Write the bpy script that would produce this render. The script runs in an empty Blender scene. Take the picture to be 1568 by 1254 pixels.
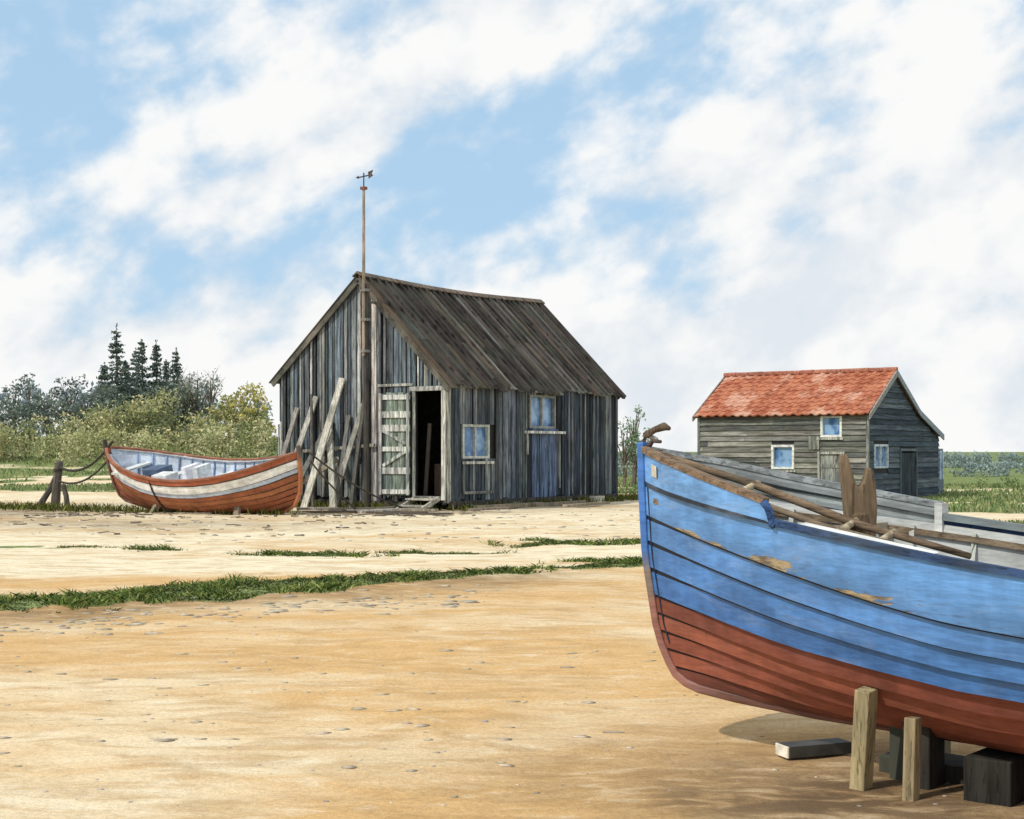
import bpy, math, random
import numpy as np
from mathutils import Vector, Matrix
random.seed(3); rng=np.random.default_rng(5)
scene=bpy.context.scene
scene.view_settings.view_transform='Standard'
scene.view_settings.look='None'
scene.view_settings.exposure=0
COL=scene.collection
R=random.uniform

# ------------------------------------------------------------ numpy noise
TAB=rng.random((256,256))
def vn(x,y,s=1.0,o=0):
    x=np.asarray(x,float)*s+o*17.3+1000; y=np.asarray(y,float)*s+o*9.1+1000
    xi=np.floor(x).astype(int); yi=np.floor(y).astype(int)
    fx=x-xi; fy=y-yi; fx=fx*fx*(3-2*fx); fy=fy*fy*(3-2*fy)
    a=TAB[xi%256,yi%256]; b=TAB[(xi+1)%256,yi%256]; c=TAB[xi%256,(yi+1)%256]; d=TAB[(xi+1)%256,(yi+1)%256]
    return (a*(1-fx)+b*fx)*(1-fy)+(c*(1-fx)+d*fx)*fy
def fbm(x,y,s=1.0,o=0,n=4):
    t=0;a=1;w=0
    for i in range(n):
        t=t+a*vn(x,y,s*2**i,o+i); w+=a; a*=.5
    return t/w
def ss(t):
    t=np.clip(t,0,1); return t*t*(3-2*t)
def H(x,y):
    x=np.asarray(x,float); y=np.asarray(y,float)
    z=1.9*ss((y-46)/26)*ss((-x-2)/9)
    z=z-.2*ss((y-27)/10)*ss((x-4)/5)
    z=z+(fbm(x,y,.35,3)-.5)*.12*ss((y-7)/4)*(1-.6*ss((y-26)/4))
    z=z+(fbm(x,y,1.6,7)-.5)*.045
    d=y-(11.6+.73*(x+4.2)); z=z+.05*np.exp(-(d/.5)**2)*ss((2.5-x)/1.5)
    z=z+.5*(fbm(x,y,.02,9)-.5)*ss((y-90)/60)
    return z
def h1(x,y): return float(H(np.array([x]),np.array([y]))[0])
def masks(x,y):
    j=(fbm(x,y,1.1,20)-.5)
    j2=(fbm(x,y,5,22)-.5)
    d=y-(11.75+.73*(x+4.2))+j*1.6
    wid=np.clip(.62-.045*(x+4.2),.24,.7)*(.5+1.1*fbm(x,y,.8,41))
    g=np.exp(-(d/wid)**4)*ss((2.2-x)/.8)*ss((fbm(x,y,1.9,40)-.25)/.14)
    def blob(cx,cy,rx,ry): return np.exp(-(((x-cx)/rx)**2+((y-cy+j*1.2)/ry)**2)**1.5)
    for b in [(.95,20.0,1.1,.6),(-2.6,17.8,1.1,.36),(-4.7,18.5,.4,.35),(1.5,16.4,1.0,.25),(-6.4,19,1.2,.25),(8.8,23.5,1.5,2.2),(3,22.5,1.2,.35),(-.9,18.3,.8,.2)]:
        g=np.maximum(g,.95*blob(*b)*ss((fbm(x,y,2.5,44)-.3)/.12))
    meadow=np.interp(x,[-40,-14,-5,0,3,8,11,60],[44,43,43,44,41,38,31,31])
    far=ss((y-meadow+j*6)/2.5)
    st=ss((fbm(x*.35,y*1.0,.55,60)-.53)/.07)*ss((62-y)/10)*ss((y-30)/4)
    far=far*(1-.8*st)
    g=np.maximum(g,far)
    g=np.clip(g+j2*.6*(g>.05)*(g<.95),0,1)
    pale=ss((y-13.5)/4)*.85
    pale=pale+.65*ss((9.0-y)/3)*ss((-x+.2)/2.0)
    pale=pale+.5*np.exp(-(((x+3.6)/3.5)**2+((y-15.6)/1.1)**2))
    pale=np.clip(pale+(fbm(x*.6,y*1.3,.7,30)-.5)*1.3,0,1)
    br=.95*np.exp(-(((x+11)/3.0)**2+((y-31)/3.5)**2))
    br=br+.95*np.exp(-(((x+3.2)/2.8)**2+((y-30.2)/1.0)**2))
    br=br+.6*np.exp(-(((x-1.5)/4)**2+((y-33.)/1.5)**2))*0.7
    br=br+1.1*np.exp(-(((x-1.6)/1.15)**2+((y-5.4)/.95)**2))  # shade around the blue boat, painted into the sand as brown
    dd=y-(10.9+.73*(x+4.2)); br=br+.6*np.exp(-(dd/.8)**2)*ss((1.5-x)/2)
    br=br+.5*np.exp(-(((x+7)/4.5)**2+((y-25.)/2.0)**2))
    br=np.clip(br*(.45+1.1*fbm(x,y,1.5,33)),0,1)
    return np.clip(g,0,1),pale,br

# ------------------------------------------------------------ node helpers
class NT:
    def __init__(s,nt): s.nt=nt; nt.nodes.clear()
    def n(s,t,**k):
        nd=s.nt.nodes.new(t)
        for a,b in k.items(): setattr(nd,a,b)
        return nd
    def l(s,a,b): s.nt.links.new(a,b)
    def val(s,x,inp):
        if hasattr(x,'is_output'): s.l(x,inp)
        else: inp.default_value=x
    def math(s,op,a,b=0.5,c=None,clamp=False):
        nd=s.n('ShaderNodeMath',operation=op); nd.use_clamp=clamp
        s.val(a,nd.inputs[0]); s.val(b,nd.inputs[1])
        if c is not None: s.val(c,nd.inputs[2])
        return nd.outputs[0]
    def mix(s,f,a,b,bt='MIX'):
        nd=s.n('ShaderNodeMix',data_type='RGBA',blend_type=bt)
        s.val(f,nd.inputs[0])
        for x,i in ((a,6),(b,7)):
            if isinstance(x,tuple): nd.inputs[i].default_value=(*x[:3],1)
            elif isinstance(x,float): nd.inputs[i].default_value=(x,x,x,1)
            else: s.l(x,nd.inputs[i])
        return nd.outputs[2]
    def noise(s,vec,scale,detail=5,rough=.55,dist=0):
        nd=s.n('ShaderNodeTexNoise'); nd.inputs['Scale'].default_value=scale
        nd.inputs['Detail'].default_value=detail; nd.inputs['Roughness'].default_value=rough
        nd.inputs['Distortion'].default_value=dist
        if vec is not None: s.l(vec,nd.inputs['Vector'])
        return nd.outputs[0]
    def ramp(s,f,a,b,c0=0.0,c1=1.0):
        nd=s.n('ShaderNodeMapRange',interpolation_type='SMOOTHSTEP')
        s.l(f,nd.inputs[0]); nd.inputs[1].default_value=a; nd.inputs[2].default_value=b
        nd.inputs[3].default_value=c0; nd.inputs[4].default_value=c1
        return nd.outputs[0]
    def scaled(s,vec,sc,add=(0,0,0)):
        nd=s.n('ShaderNodeVectorMath',operation='MULTIPLY_ADD'); s.l(vec,nd.inputs[0]); nd.inputs[1].default_value=sc; nd.inputs[2].default_value=add
        return nd.outputs[0]
def newmat(name):
    m=bpy.data.materials.new(name); m.use_nodes=True
    return m,NT(m.node_tree)
def finish(t,color,rough=.8,bump=None,bs=.4,bd=.01,spec=.3,trans=None,metal=0):
    p=t.n('ShaderNodeBsdfPrincipled'); o=t.n('ShaderNodeOutputMaterial')
    if isinstance(color,tuple): p.inputs['Base Color'].default_value=(*color,1)
    else: t.l(color,p.inputs['Base Color'])
    t.val(rough,p.inputs['Roughness']); p.inputs['Specular IOR Level'].default_value=spec
    p.inputs['Metallic'].default_value=metal
    if bump is not None:
        b=t.n('ShaderNodeBump'); b.inputs['Strength'].default_value=bs; b.inputs['Distance'].default_value=bd
        t.l(bump,b.inputs['Height']); t.l(b.outputs[0],p.inputs['Normal'])
    if trans:
        tr=t.n('ShaderNodeBsdfTranslucent'); t.l(color,tr.inputs['Color'])
        mx=t.n('ShaderNodeMixShader'); mx.inputs[0].default_value=trans
        t.l(p.outputs[0],mx.inputs[1]); t.l(tr.outputs[0],mx.inputs[2]); t.l(mx.outputs[0],o.inputs[0])
    else: t.l(p.outputs[0],o.inputs[0])

def wood(name,sc,lo=.45,hi=1.35,bd=.01,stain=(.10,.11,.08),stain_amt=.5,crack=.35):
    m,t=newmat(name)
    tc=t.n('ShaderNodeTexCoord'); at=t.n('ShaderNodeAttribute',attribute_name='Col')
    v=t.scaled(tc.outputs['Object'],sc)
    n1=t.noise(v,1.0,5,.65,.3); n2=t.noise(t.scaled(tc.outputs['Object'],(1.3,1.3,1.3)),1.0,4)
    n3=t.noise(v,3.7,3,.6)
    f=t.ramp(n1,.34,.68,lo,hi)
    c=t.mix(1.0,at.outputs['Color'],f,'MULTIPLY')
    f3=t.ramp(n3,.36,.44,crack,1.0)
    c=t.mix(.8,c,f3,'MULTIPLY')
    c=t.mix(t.math('MULTIPLY',t.ramp(n2,.45,.68),stain_amt),c,stain)
    finish(t,c,.85,n1,.6,bd,.2)
    return m
def plain(name,rough=.8,var=.35,scale=8,bd=.004):
    m,t=newmat(name)
    tc=t.n('ShaderNodeTexCoord'); at=t.n('ShaderNodeAttribute',attribute_name='Col')
    n=t.noise(tc.outputs['Object'],scale,5)
    c=t.mix(1.0,at.outputs['Color'],t.ramp(n,.3,.7,1-var,1+var),'MULTIPLY')
    finish(t,c,rough,n,.5,bd)
    return m
def paint(name,peel=(.42,.33,.2),sc=(1.5,6,9),amt=.5,rough=.5,bd=.003,fade=.12,grime_amt=.5):
    m,t=newmat(name)
    tc=t.n('ShaderNodeTexCoord'); at=t.n('ShaderNodeAttribute',attribute_name='Col')
    o=tc.outputs['Object']
    n1=t.noise(t.scaled(o,sc),1.2,6,.65,.4)
    n2=t.noise(t.scaled(o,(2,2,5)),1.6,3)
    n3=t.noise(t.scaled(o,(3,12,30)),2.2,5,.7)
    n4=t.noise(t.scaled(o,(9,9,1.2)),1.5,4,.6)
    c=t.mix(1.0,at.outputs['Color'],t.ramp(n2,.3,.7,.76,1.18),'MULTIPLY')
    c=t.mix(1.0,c,t.ramp(n3,.3,.7,.80,1.15),'MULTIPLY')
    c=t.mix(1.0,c,t.ramp(n4,.3,.7,.90,1.07),'MULTIPLY')
    c=t.mix(t.math('MULTIPLY',t.ramp(n1,.5,.72),fade),c,(.50,.58,.68))
    e=t.math('POWER',at.outputs['Alpha'],3.0)
    pk=t.math('ADD',n1,t.math('MULTIPLY',e,amt*.30))
    mask=t.ramp(pk,.755,.775)
    c=t.mix(mask,c,t.mix(t.ramp(n3,.4,.6),peel,(peel[0]*.55,peel[1]*.55,peel[2]*.55)))
    grime=t.math('MULTIPLY',t.ramp(t.math('ADD',n3,t.math('MULTIPLY',e,.20)),.60,.82),grime_amt)
    c=t.mix(grime,c,(.04,.04,.045))
    finish(t,c,rough,t.math('SUBTRACT',n3,mask),.5,bd,.35)
    return m

# ------------------------------------------------------------ mesh builder
class MB:
    def __init__(s): s.v=[];s.f=[];s.m=[];s.c=[]
    def add(s,vs,fs,col=(1,1,1),mat=0):
        o=len(s.v); s.v+= [tuple(p) for p in vs]
        s.f+=[tuple(i+o for i in f) for f in fs]; s.m+=[mat]*len(fs)
        if isinstance(col,list): s.c+=[tuple(c)+(0,)*(4-len(c)) for c in col]
        else: s.c+=[tuple(col)+(0,)*(4-len(col))]*len(vs)
    def prism(s,poly,vec,col,mat=0):
        n=len(poly); a=[Vector(p) for p in poly]; b=[p+Vector(vec) for p in a]
        fs=[tuple(range(n))[::-1],tuple(range(n,2*n))]+[(i,(i+1)%n,n+(i+1)%n,n+i) for i in range(n)]
        s.add(a+b,fs,col,mat)
    def box(s,p0,p1,col,mat=0):
        x0,y0,z0=[min(a,b) for a,b in zip(p0,p1)]; x1,y1,z1=[max(a,b) for a,b in zip(p0,p1)]
        s.prism([(x0,y0,z0),(x1,y0,z0),(x1,y1,z0),(x0,y1,z0)],(0,0,z1-z0),col,mat)
    def beam(s,a,b,w,h,col,mat=0,up=(0,0,1),taper=1):
        a=Vector(a);b=Vector(b);d=(b-a).normalized();u=Vector(up)
        if abs(d.dot(u))>.95: u=Vector((1,0,0))
        x=d.cross(u).normalized();y=x.cross(d)
        vs=[a+x*(i*w/2)+y*(j*h/2) for i,j in((-1,-1),(1,-1),(1,1),(-1,1))]+[b+x*(i*w/2*taper)+y*(j*h/2*taper) for i,j in((-1,-1),(1,-1),(1,1),(-1,1))]
        s.add(vs,[(3,2,1,0),(4,5,6,7),(0,1,5,4),(1,2,6,5),(2,3,7,6),(3,0,4,7)],col,mat)
    def tube(s,pts,r,n=8,col=(1,1,1),mat=0,flat=1.0,ref=(0,0,1)):
        pts=[Vector(p) for p in pts]; N=len(pts)
        rs=r if isinstance(r,(list,tuple)) else [r]*N
        vs=[];cs=[]
        for i,p in enumerate(pts):
            d=(pts[min(i+1,N-1)]-pts[max(i-1,0)]).normalized(); u=Vector(ref)
            if abs(d.dot(u))>.97: u=Vector((1,.2,0))
            x=d.cross(u).normalized(); y=x.cross(d)
            for k in range(n):
                a=2*math.pi*(k+.5)/n
                vs.append(p+x*math.cos(a)*rs[i]*flat+y*math.sin(a)*rs[i])
                cs.append(col[i] if isinstance(col,list) else col)
        fs=[(i*n+k,i*n+(k+1)%n,(i+1)*n+(k+1)%n,(i+1)*n+k) for i in range(N-1) for k in range(n)]
        fs+=[tuple(range(n))[::-1],tuple((N-1)*n+k for k in range(n))]
        s.add(vs,fs,cs,mat)
    def obj(s,name,mats,parent=None,smooth=False,bevel=0):
        me=bpy.data.meshes.new(name); me.from_pydata(s.v,[],s.f); 
        for m in mats: me.materials.append(m)
        me.polygons.foreach_set('material_index',s.m)
        a=me.color_attributes.new('Col','FLOAT_COLOR','POINT'); a.data.foreach_set('color',np.array(s.c,float).ravel())
        if smooth: me.polygons.foreach_set('use_smooth',[True]*len(s.f))
        me.update(); o=bpy.data.objects.new(name,me); COL.objects.link(o)
        if parent: o.parent=parent
        if bevel:
            b=o.modifiers.new('Bevel','BEVEL'); b.width=bevel; b.segments=2; b.limit_method='ANGLE'
        return o
def empty(name,loc=(0,0,0),rot=(0,0,0)):
    e=bpy.data.objects.new(name,None); e.location=loc; e.rotation_euler=rot; e.empty_display_size=.2; COL.objects.link(e); return e
def jit(c,a=.12):
    k=1+R(-a,a); return tuple(min(1,max(0,x*k*(1+R(-.04,.04)))) for x in c)
def mul(c,k): return tuple(x*k for x in c)
def npmesh(name,V,F,C,mat,parent=None,smooth=False):
    me=bpy.data.meshes.new(name); k=F.shape[1]
    me.vertices.add(len(V)); me.vertices.foreach_set('co',V.astype(np.float32).ravel())
    me.loops.add(F.size); me.loops.foreach_set('vertex_index',F.astype(np.int32).ravel())
    me.polygons.add(len(F)); me.polygons.foreach_set('loop_start',np.arange(0,F.size,k,dtype=np.int32))
    me.update(calc_edges=True); me.validate()
    a=me.color_attributes.new('Col','FLOAT_COLOR','POINT')
    CC=np.ones((len(V),4)); CC[:,:C.shape[1]]=C; a.data.foreach_set('color',CC.ravel())
    if smooth: me.polygons.foreach_set('use_smooth',np.ones(len(F),bool))
    me.materials.append(mat); o=bpy.data.objects.new(name,me); COL.objects.link(o)
    if parent: o.parent=parent
    return o

# ------------------------------------------------------------ materials
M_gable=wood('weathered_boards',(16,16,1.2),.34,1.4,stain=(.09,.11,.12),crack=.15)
M_side=wood('shaded_side_boards',(16,16,1.2),.35,1.6,stain=(.03,.05,.07),stain_amt=.4,crack=.2)  # side wall's shade is put into this darker, bluer board colour
M_roofw=wood('roof_boards',(14,1.2,1.2),.45,1.5,stain=(.06,.07,.055))
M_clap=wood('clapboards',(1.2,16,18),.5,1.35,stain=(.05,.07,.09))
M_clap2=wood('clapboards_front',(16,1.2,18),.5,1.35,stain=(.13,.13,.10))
M_timber=wood('timber',(20,20,2),.6,1.3)
M_dark=plain('dark_interior',.9,.2)
M_plain=plain('painted_trim',.7,.3,12)
M_rope=plain('rope',.9,.4,60)
M_boat=paint('boat_paint',amt=.88,fade=.14)
M_boat2=paint('boat_paint_faded',peel=(.3,.24,.17),amt=.5,grime_amt=.35)
M_red=paint('antifoul_paint',peel=(.16,.06,.03),sc=(2,8,14),amt=.3,rough=.75,fade=.03,grime_amt=.8)
M_inner=paint('boat_inner',peel=(.35,.3,.22),amt=.5,rough=.7)
M_spar=wood('spar_wood',(3,30,30),.55,1.3)
def glassmat():
    m,t=newmat('window_glass'); tc=t.n('ShaderNodeTexCoord'); n=t.noise(tc.outputs['Object'],2.5,3)
    c=t.mix(t.ramp(n,.4,.6),(.06,.16,.36),(.26,.42,.62)); finish(t,c,.12,n,.15,.01,.8); return m
M_glass=glassmat()
def leafmat():
    m,t=newmat('foliage'); at=t.n('ShaderNodeAttribute',attribute_name='Col')
    finish(t,at.outputs['Color'],.7,spec=.2,trans=.25); return m
M_leaf=leafmat()
def tilemat():
    m,t=newmat('roof_tiles'); tc=t.n('ShaderNodeTexCoord'); o=tc.outputs['Object']
    n=t.noise(t.scaled(o,(1,1,1)),1.1,5,.6); n2=t.noise(t.scaled(o,(3.2,4.6,1)),1,2); n3=t.noise(o,18,4)
    c=t.mix(t.ramp(n2,.35,.65),(.34,.10,.05),(.50,.19,.10))
    c=t.mix(t.math('MULTIPLY',t.ramp(n,.5,.64),.8),c,(.64,.38,.27))
    c=t.mix(t.math('MULTIPLY',t.ramp(n3,.52,.72),.45),c,(.14,.06,.04))
    finish(t,c,.85,n3,.4,.01); return m
M_tile=tilemat()

# ------------------------------------------------------------ ground
def build_ground():
    ny,nx=600,580
    t=np.linspace(0,1,ny); yy=4+2.2*(np.exp(6.5*t)-1); yy=np.concatenate([[-60,-25,-10,-4,-1,1,2,3,3.5],yy])
    s=np.linspace(-1,1,nx); xx=1.6*np.sinh(6.6*s)
    X,Y=np.meshgrid(xx,yy); Z=H(X,Y)
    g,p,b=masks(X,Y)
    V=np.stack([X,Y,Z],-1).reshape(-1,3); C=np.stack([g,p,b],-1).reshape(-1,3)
    r,c=len(yy),nx; idx=np.arange(r*c).reshape(r,c)
    F=np.stack([idx[:-1,:-1],idx[:-1,1:],idx[1:,1:],idx[1:,:-1]],-1).reshape(-1,4)
    m,t=newmat('sand_and_grass'); at=t.n('ShaderNodeAttribute',attribute_name='Col')
    sp=t.n('ShaderNodeSeparateColor'); t.l(at.outputs['Color'],sp.inputs[0])
    tc=t.n('ShaderNodeTexCoord'); o=tc.outputs['Object']
    ws=t.scaled(o,(.55,1.3,1))
    na=t.noise(ws,.9,4,.55,.8); nb=t.noise(t.scaled(o,(1,2.0,1)),4.0,5,.6,.6); nc=t.noise(o,38,4,.7); nd=t.noise(o,160,2,.7); ne=t.noise(t.scaled(o,(.9,2.2,1)),1.9,4,.55,1.0)
    pm=t.math('ADD',sp.outputs[1],t.math('MULTIPLY',t.math('SUBTRACT',na,.5),1.8),clamp=True)
    c=t.mix(pm,(.68,.43,.19),(.87,.76,.54))
    c=t.mix(t.math('MULTIPLY',t.ramp(ne,.46,.64),.48),c,(.50,.30,.12))
    c=t.mix(t.math('MULTIPLY',t.ramp(nb,.52,.72),.36),c,(.42,.27,.13))
    c=t.mix(t.math('MULTIPLY',t.ramp(nb,.30,.46,1,0),.30),c,(.90,.81,.62))
    c=t.mix(1.0,c,t.ramp(nc,.28,.72,.86,1.10),'MULTIPLY')
    c=t.mix(1.0,c,t.ramp(nd,.28,.72,.84,1.10),'MULTIPLY')
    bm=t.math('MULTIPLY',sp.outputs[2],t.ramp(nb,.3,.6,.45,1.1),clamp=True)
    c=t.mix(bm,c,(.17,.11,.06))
    gm=t.ramp(t.math('ADD',sp.outputs[0],t.math('MULTIPLY',t.math('SUBTRACT',nc,.5),.5)),.35,.6)
    gc=t.mix(t.ramp(nb,.35,.65),(.09,.13,.04),(.28,.32,.12))
    c=t.mix(gm,c,gc)
    hgt=t.math('ADD',t.math('MULTIPLY',nb,.8),t.math('ADD',t.math('MULTIPLY',nc,.30),t.math('MULTIPLY',nd,.10)))
    hgt=t.math('ADD',hgt,t.math('MULTIPLY',ne,1.0))
    finish(t,c,.95,hgt,.6,.04,.1)
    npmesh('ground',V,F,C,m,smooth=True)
build_ground()

# ------------------------------------------------------------ grass
def blades(P,h,w,col,name,lean=.5):
    n=len(P); a=rng.random(n)*6.283; dx=np.stack([np.cos(a),np.sin(a),np.zeros(n)],-1)*w[:,None]/2
    la=rng.random(n)*6.283; ln=(rng.random(n)*lean)*h
    tip=P+np.stack([np.cos(la)*ln,np.sin(la)*ln,h],-1)
    mid=P*.5+tip*.5+np.stack([-np.cos(la)*ln*.15,-np.sin(la)*ln*.15,h*.1],-1)
    V=np.stack([P-dx,P+dx,mid+dx*.7,tip,mid-dx*.7],1).reshape(-1,3)
    F=(np.arange(n)[:,None]*5+np.array([[0,1,2,3,4]]))
    C=np.repeat(col,5,axis=0)
    return npmesh(name,V,F,C,M_leaf)
def grasscol(n,kind=0):
    pal=np.array([[.07,.12,.025],[.13,.19,.04],[.26,.32,.08],[.035,.055,.018],[.36,.38,.13],[.055,.08,.02]]) if kind==0 else np.array([[.20,.29,.10],[.32,.38,.15],[.44,.45,.22],[.11,.18,.06],[.34,.35,.16]])
    c=pal[rng.integers(0,len(pal),n)]; return c*(.75+.5*rng.random((n,1)))
def sample(x0,x1,y0,y1,n,thr=.45):
    x=rng.uniform(x0,x1,n); y=rng.uniform(y0,y1,n); g,_,_=masks(x,y)
    k=g>thr+rng.random(n)*.4; x=x[k];y=y[k]; return np.stack([x,y,H(x,y)-.005],-1)
P1=sample(-6,3,9.5,21,250000,.2)
n=len(P1); cl=fbm(P1[:,0],P1[:,1],3,50); cl=ss((cl-.25)/.5)
blades(P1,(.010+.055*rng.random(n)*(cl*1.4)),rng.uniform(.008,.020,n),grasscol(n)*(.35+1.1*cl[:,None]),'grass_tufts',2.6)
P2=np.concatenate([sample(-34,-3,41,76,55000,.5),sample(-3,24,31,62,45000,.4),sample(6.5,12,18,30,12000,.2)])
n=len(P2); cl=fbm(P2[:,0],P2[:,1],.5,51)
blades(P2,(.05+.18*rng.random(n)*cl),rng.uniform(.03,.07,n),grasscol(n,1)*(.40+1.0*cl[:,None]),'meadow_grass',.9)
def ring(ax,ay,bx,by,spread,n):
    t=rng.random(n); x=ax+(bx-ax)*t+rng.normal(0,spread,n); y=ay+(by-ay)*t+rng.normal(0,spread*.6,n); return np.stack([x,y,H(x,y)-.005],-1)
P3=np.concatenate([ring(-1.3,30.7,2.8,36.4,.12,1300),ring(-1.9,31.0,-5.9,33.6,.35,1500),ring(-11.8,32.6,-8.6,30.4,.4,1100),ring(-8.6,30.2,-4.4,28.5,.3,700),ring(3,37,5,40,.6,1800)])
n=len(P3); blades(P3,rng.uniform(.04,.2,n),rng.uniform(.015,.035,n),grasscol(n)*.6+np.array([.04,.03,.0]),'weeds',.9)

def pebbles():
    V=[];F=[];C=[]
    ico=[(0,0,1),(.89,0,.45),(.28,.85,.45),(-.72,.53,.45),(-.72,-.53,.45),(.28,-.85,.45),(.72,.53,-.45),(-.28,.85,-.45),(-.89,0,-.45),(-.28,-.85,-.45),(.72,-.53,-.45),(0,0,-1)]
    fc=[(0,1,2),(0,2,3),(0,3,4),(0,4,5),(0,5,1),(1,6,2),(2,7,3),(3,8,4),(4,9,5),(5,10,1),(6,7,2),(7,8,3),(8,9,4),(9,10,5),(10,6,1),(11,7,6),(11,8,7),(11,9,8),(11,10,9),(11,6,10)]
    ico=np.array(ico); fc=np.array(fc)
    def put(x,y,s,c,fl=1):
        a=R(-.4,.4); sc=np.array([s*R(.9,1.7),s*R(.6,1),s*R(.25,.5)*fl])
        v=ico*sc*(1+rng.uniform(-.15,.15,(12,1))); v=np.stack([v[:,0]*math.cos(a)-v[:,1]*math.sin(a),v[:,0]*math.sin(a)+v[:,1]*math.cos(a),v[:,2]],-1)
        V.append(v+np.array([x,y,h1(x,y)+s*.04])); F.append(fc+12*(len(V)-1)); C.append(np.tile(c,(12,1)))
    pal=[(.42,.38,.32),(.34,.31,.27),(.5,.42,.3),(.26,.24,.22),(.55,.5,.42),(.38,.30,.2)]
    for i in range(600):
        y=R(5.2,14); x=R(-.42,.42)*y
        put(x,y,R(.003,.010) if random.random()<.95 else R(.012,.02),jit(random.choice(pal)))
    for i in range(190):
        x=R(-4.2,-.3); y=10.1+.6*(x+4.2)+random.gauss(0,.45); put(x,y,R(.018,.06),jit((.46,.40,.30)),.4)
    for i in range(70):
        y=R(5.8,9.5); x=R(-.38,.1)*y; put(x,y,R(.015,.04),jit((.50,.42,.30)),.3)
    for i in range(380):
        y=R(20,32); x=R(-.4,.15)*y; put(x,y,R(.015,.05),jit(random.choice(pal),.3))
    npmesh('pebbles',np.concatenate(V),np.concatenate(F),np.concatenate(C),M_plain)
pebbles()
def debris():
    mb=MB()
    for i in range(300):
        r=random.random()
        if r<.75: y=R(27.2,30.8); x=R(-9.5,-.6)
        else: y=R(22,28); x=R(-10.5,-2)
        a=random.gauss(0,.6); L=R(.04,.28); z=h1(x,y)+.01
        p=[(x+math.cos(a)*L*k,y+math.sin(a)*L*k+R(-.02,.02),z+R(0,.02)) for k in (-.5,0,.5)]
        mb.tube(p,R(.005,.016),5,jit(random.choice([(.1,.08,.06),(.2,.16,.12),(.33,.28,.2)])),0)
    mb.obj('driftwood_debris',[M_plain])
debris()

# ------------------------------------------------------------ building helpers
def wb(mb,face,a0,a1,o0,o1,z0,z1,col,mat=0):
    if face=='x': mb.box((-o1,a0,z0),(-o0,a1,z1),col,mat)
    else: mb.box((a0,-o1,z0),(a1,-o0,z1),col,mat)
def window(parent,face,a0,a1,z0,z1,nv=2,nh=1,fc=(.55,.55,.5),fw=.06,name='window',back=-.06):
    mb=MB()
    wb(mb,face,a0,a1,back,back+.012,z0,z1,(1,1,1),1)
    o0,o1=back+.014,.045
    for b in ((a0-fw,a0,z0-fw,z1+fw),(a1,a1+fw,z0-fw,z1+fw)): wb(mb,face,b[0],b[1],o0,o1,b[2],b[3],jit(fc))
    wb(mb,face,a0+.001,a1-.001,o0,o1-.004,z1,z1+fw,jit(fc)); wb(mb,face,a0+.001,a1-.001,o0,o1-.004,z0-fw,z0,jit(fc))
    for i in range(1,nv):
        a=a0+(a1-a0)*i/nv; wb(mb,face,a-fw*.4,a+fw*.4,o0,.02,z0,z1,jit(fc))
    for i in range(1,nh):
        z=z0+(z1-z0)*i/nh; wb(mb,face,a0,a1,o0,.017,z-fw*.25,z+fw*.25,jit(fc))
    return mb.obj(name,[M_plain,M_glass],parent,bevel=.004)
def zsegs(a0,a1,zb,zt,ops):
    segs=[(zb,zt)]
    for (b0,b1,c0,c1) in ops:
        if a1>b0 and a0<b1:
            ns=[]
            for s0,s1 in segs:
                if c0>s0: ns.append((s0,min(s1,c0)))
                if c1<s1: ns.append((max(s0,c1),s1))
            segs=[s for s in ns if s[1]-s[0]>.03]
    return segs

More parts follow.
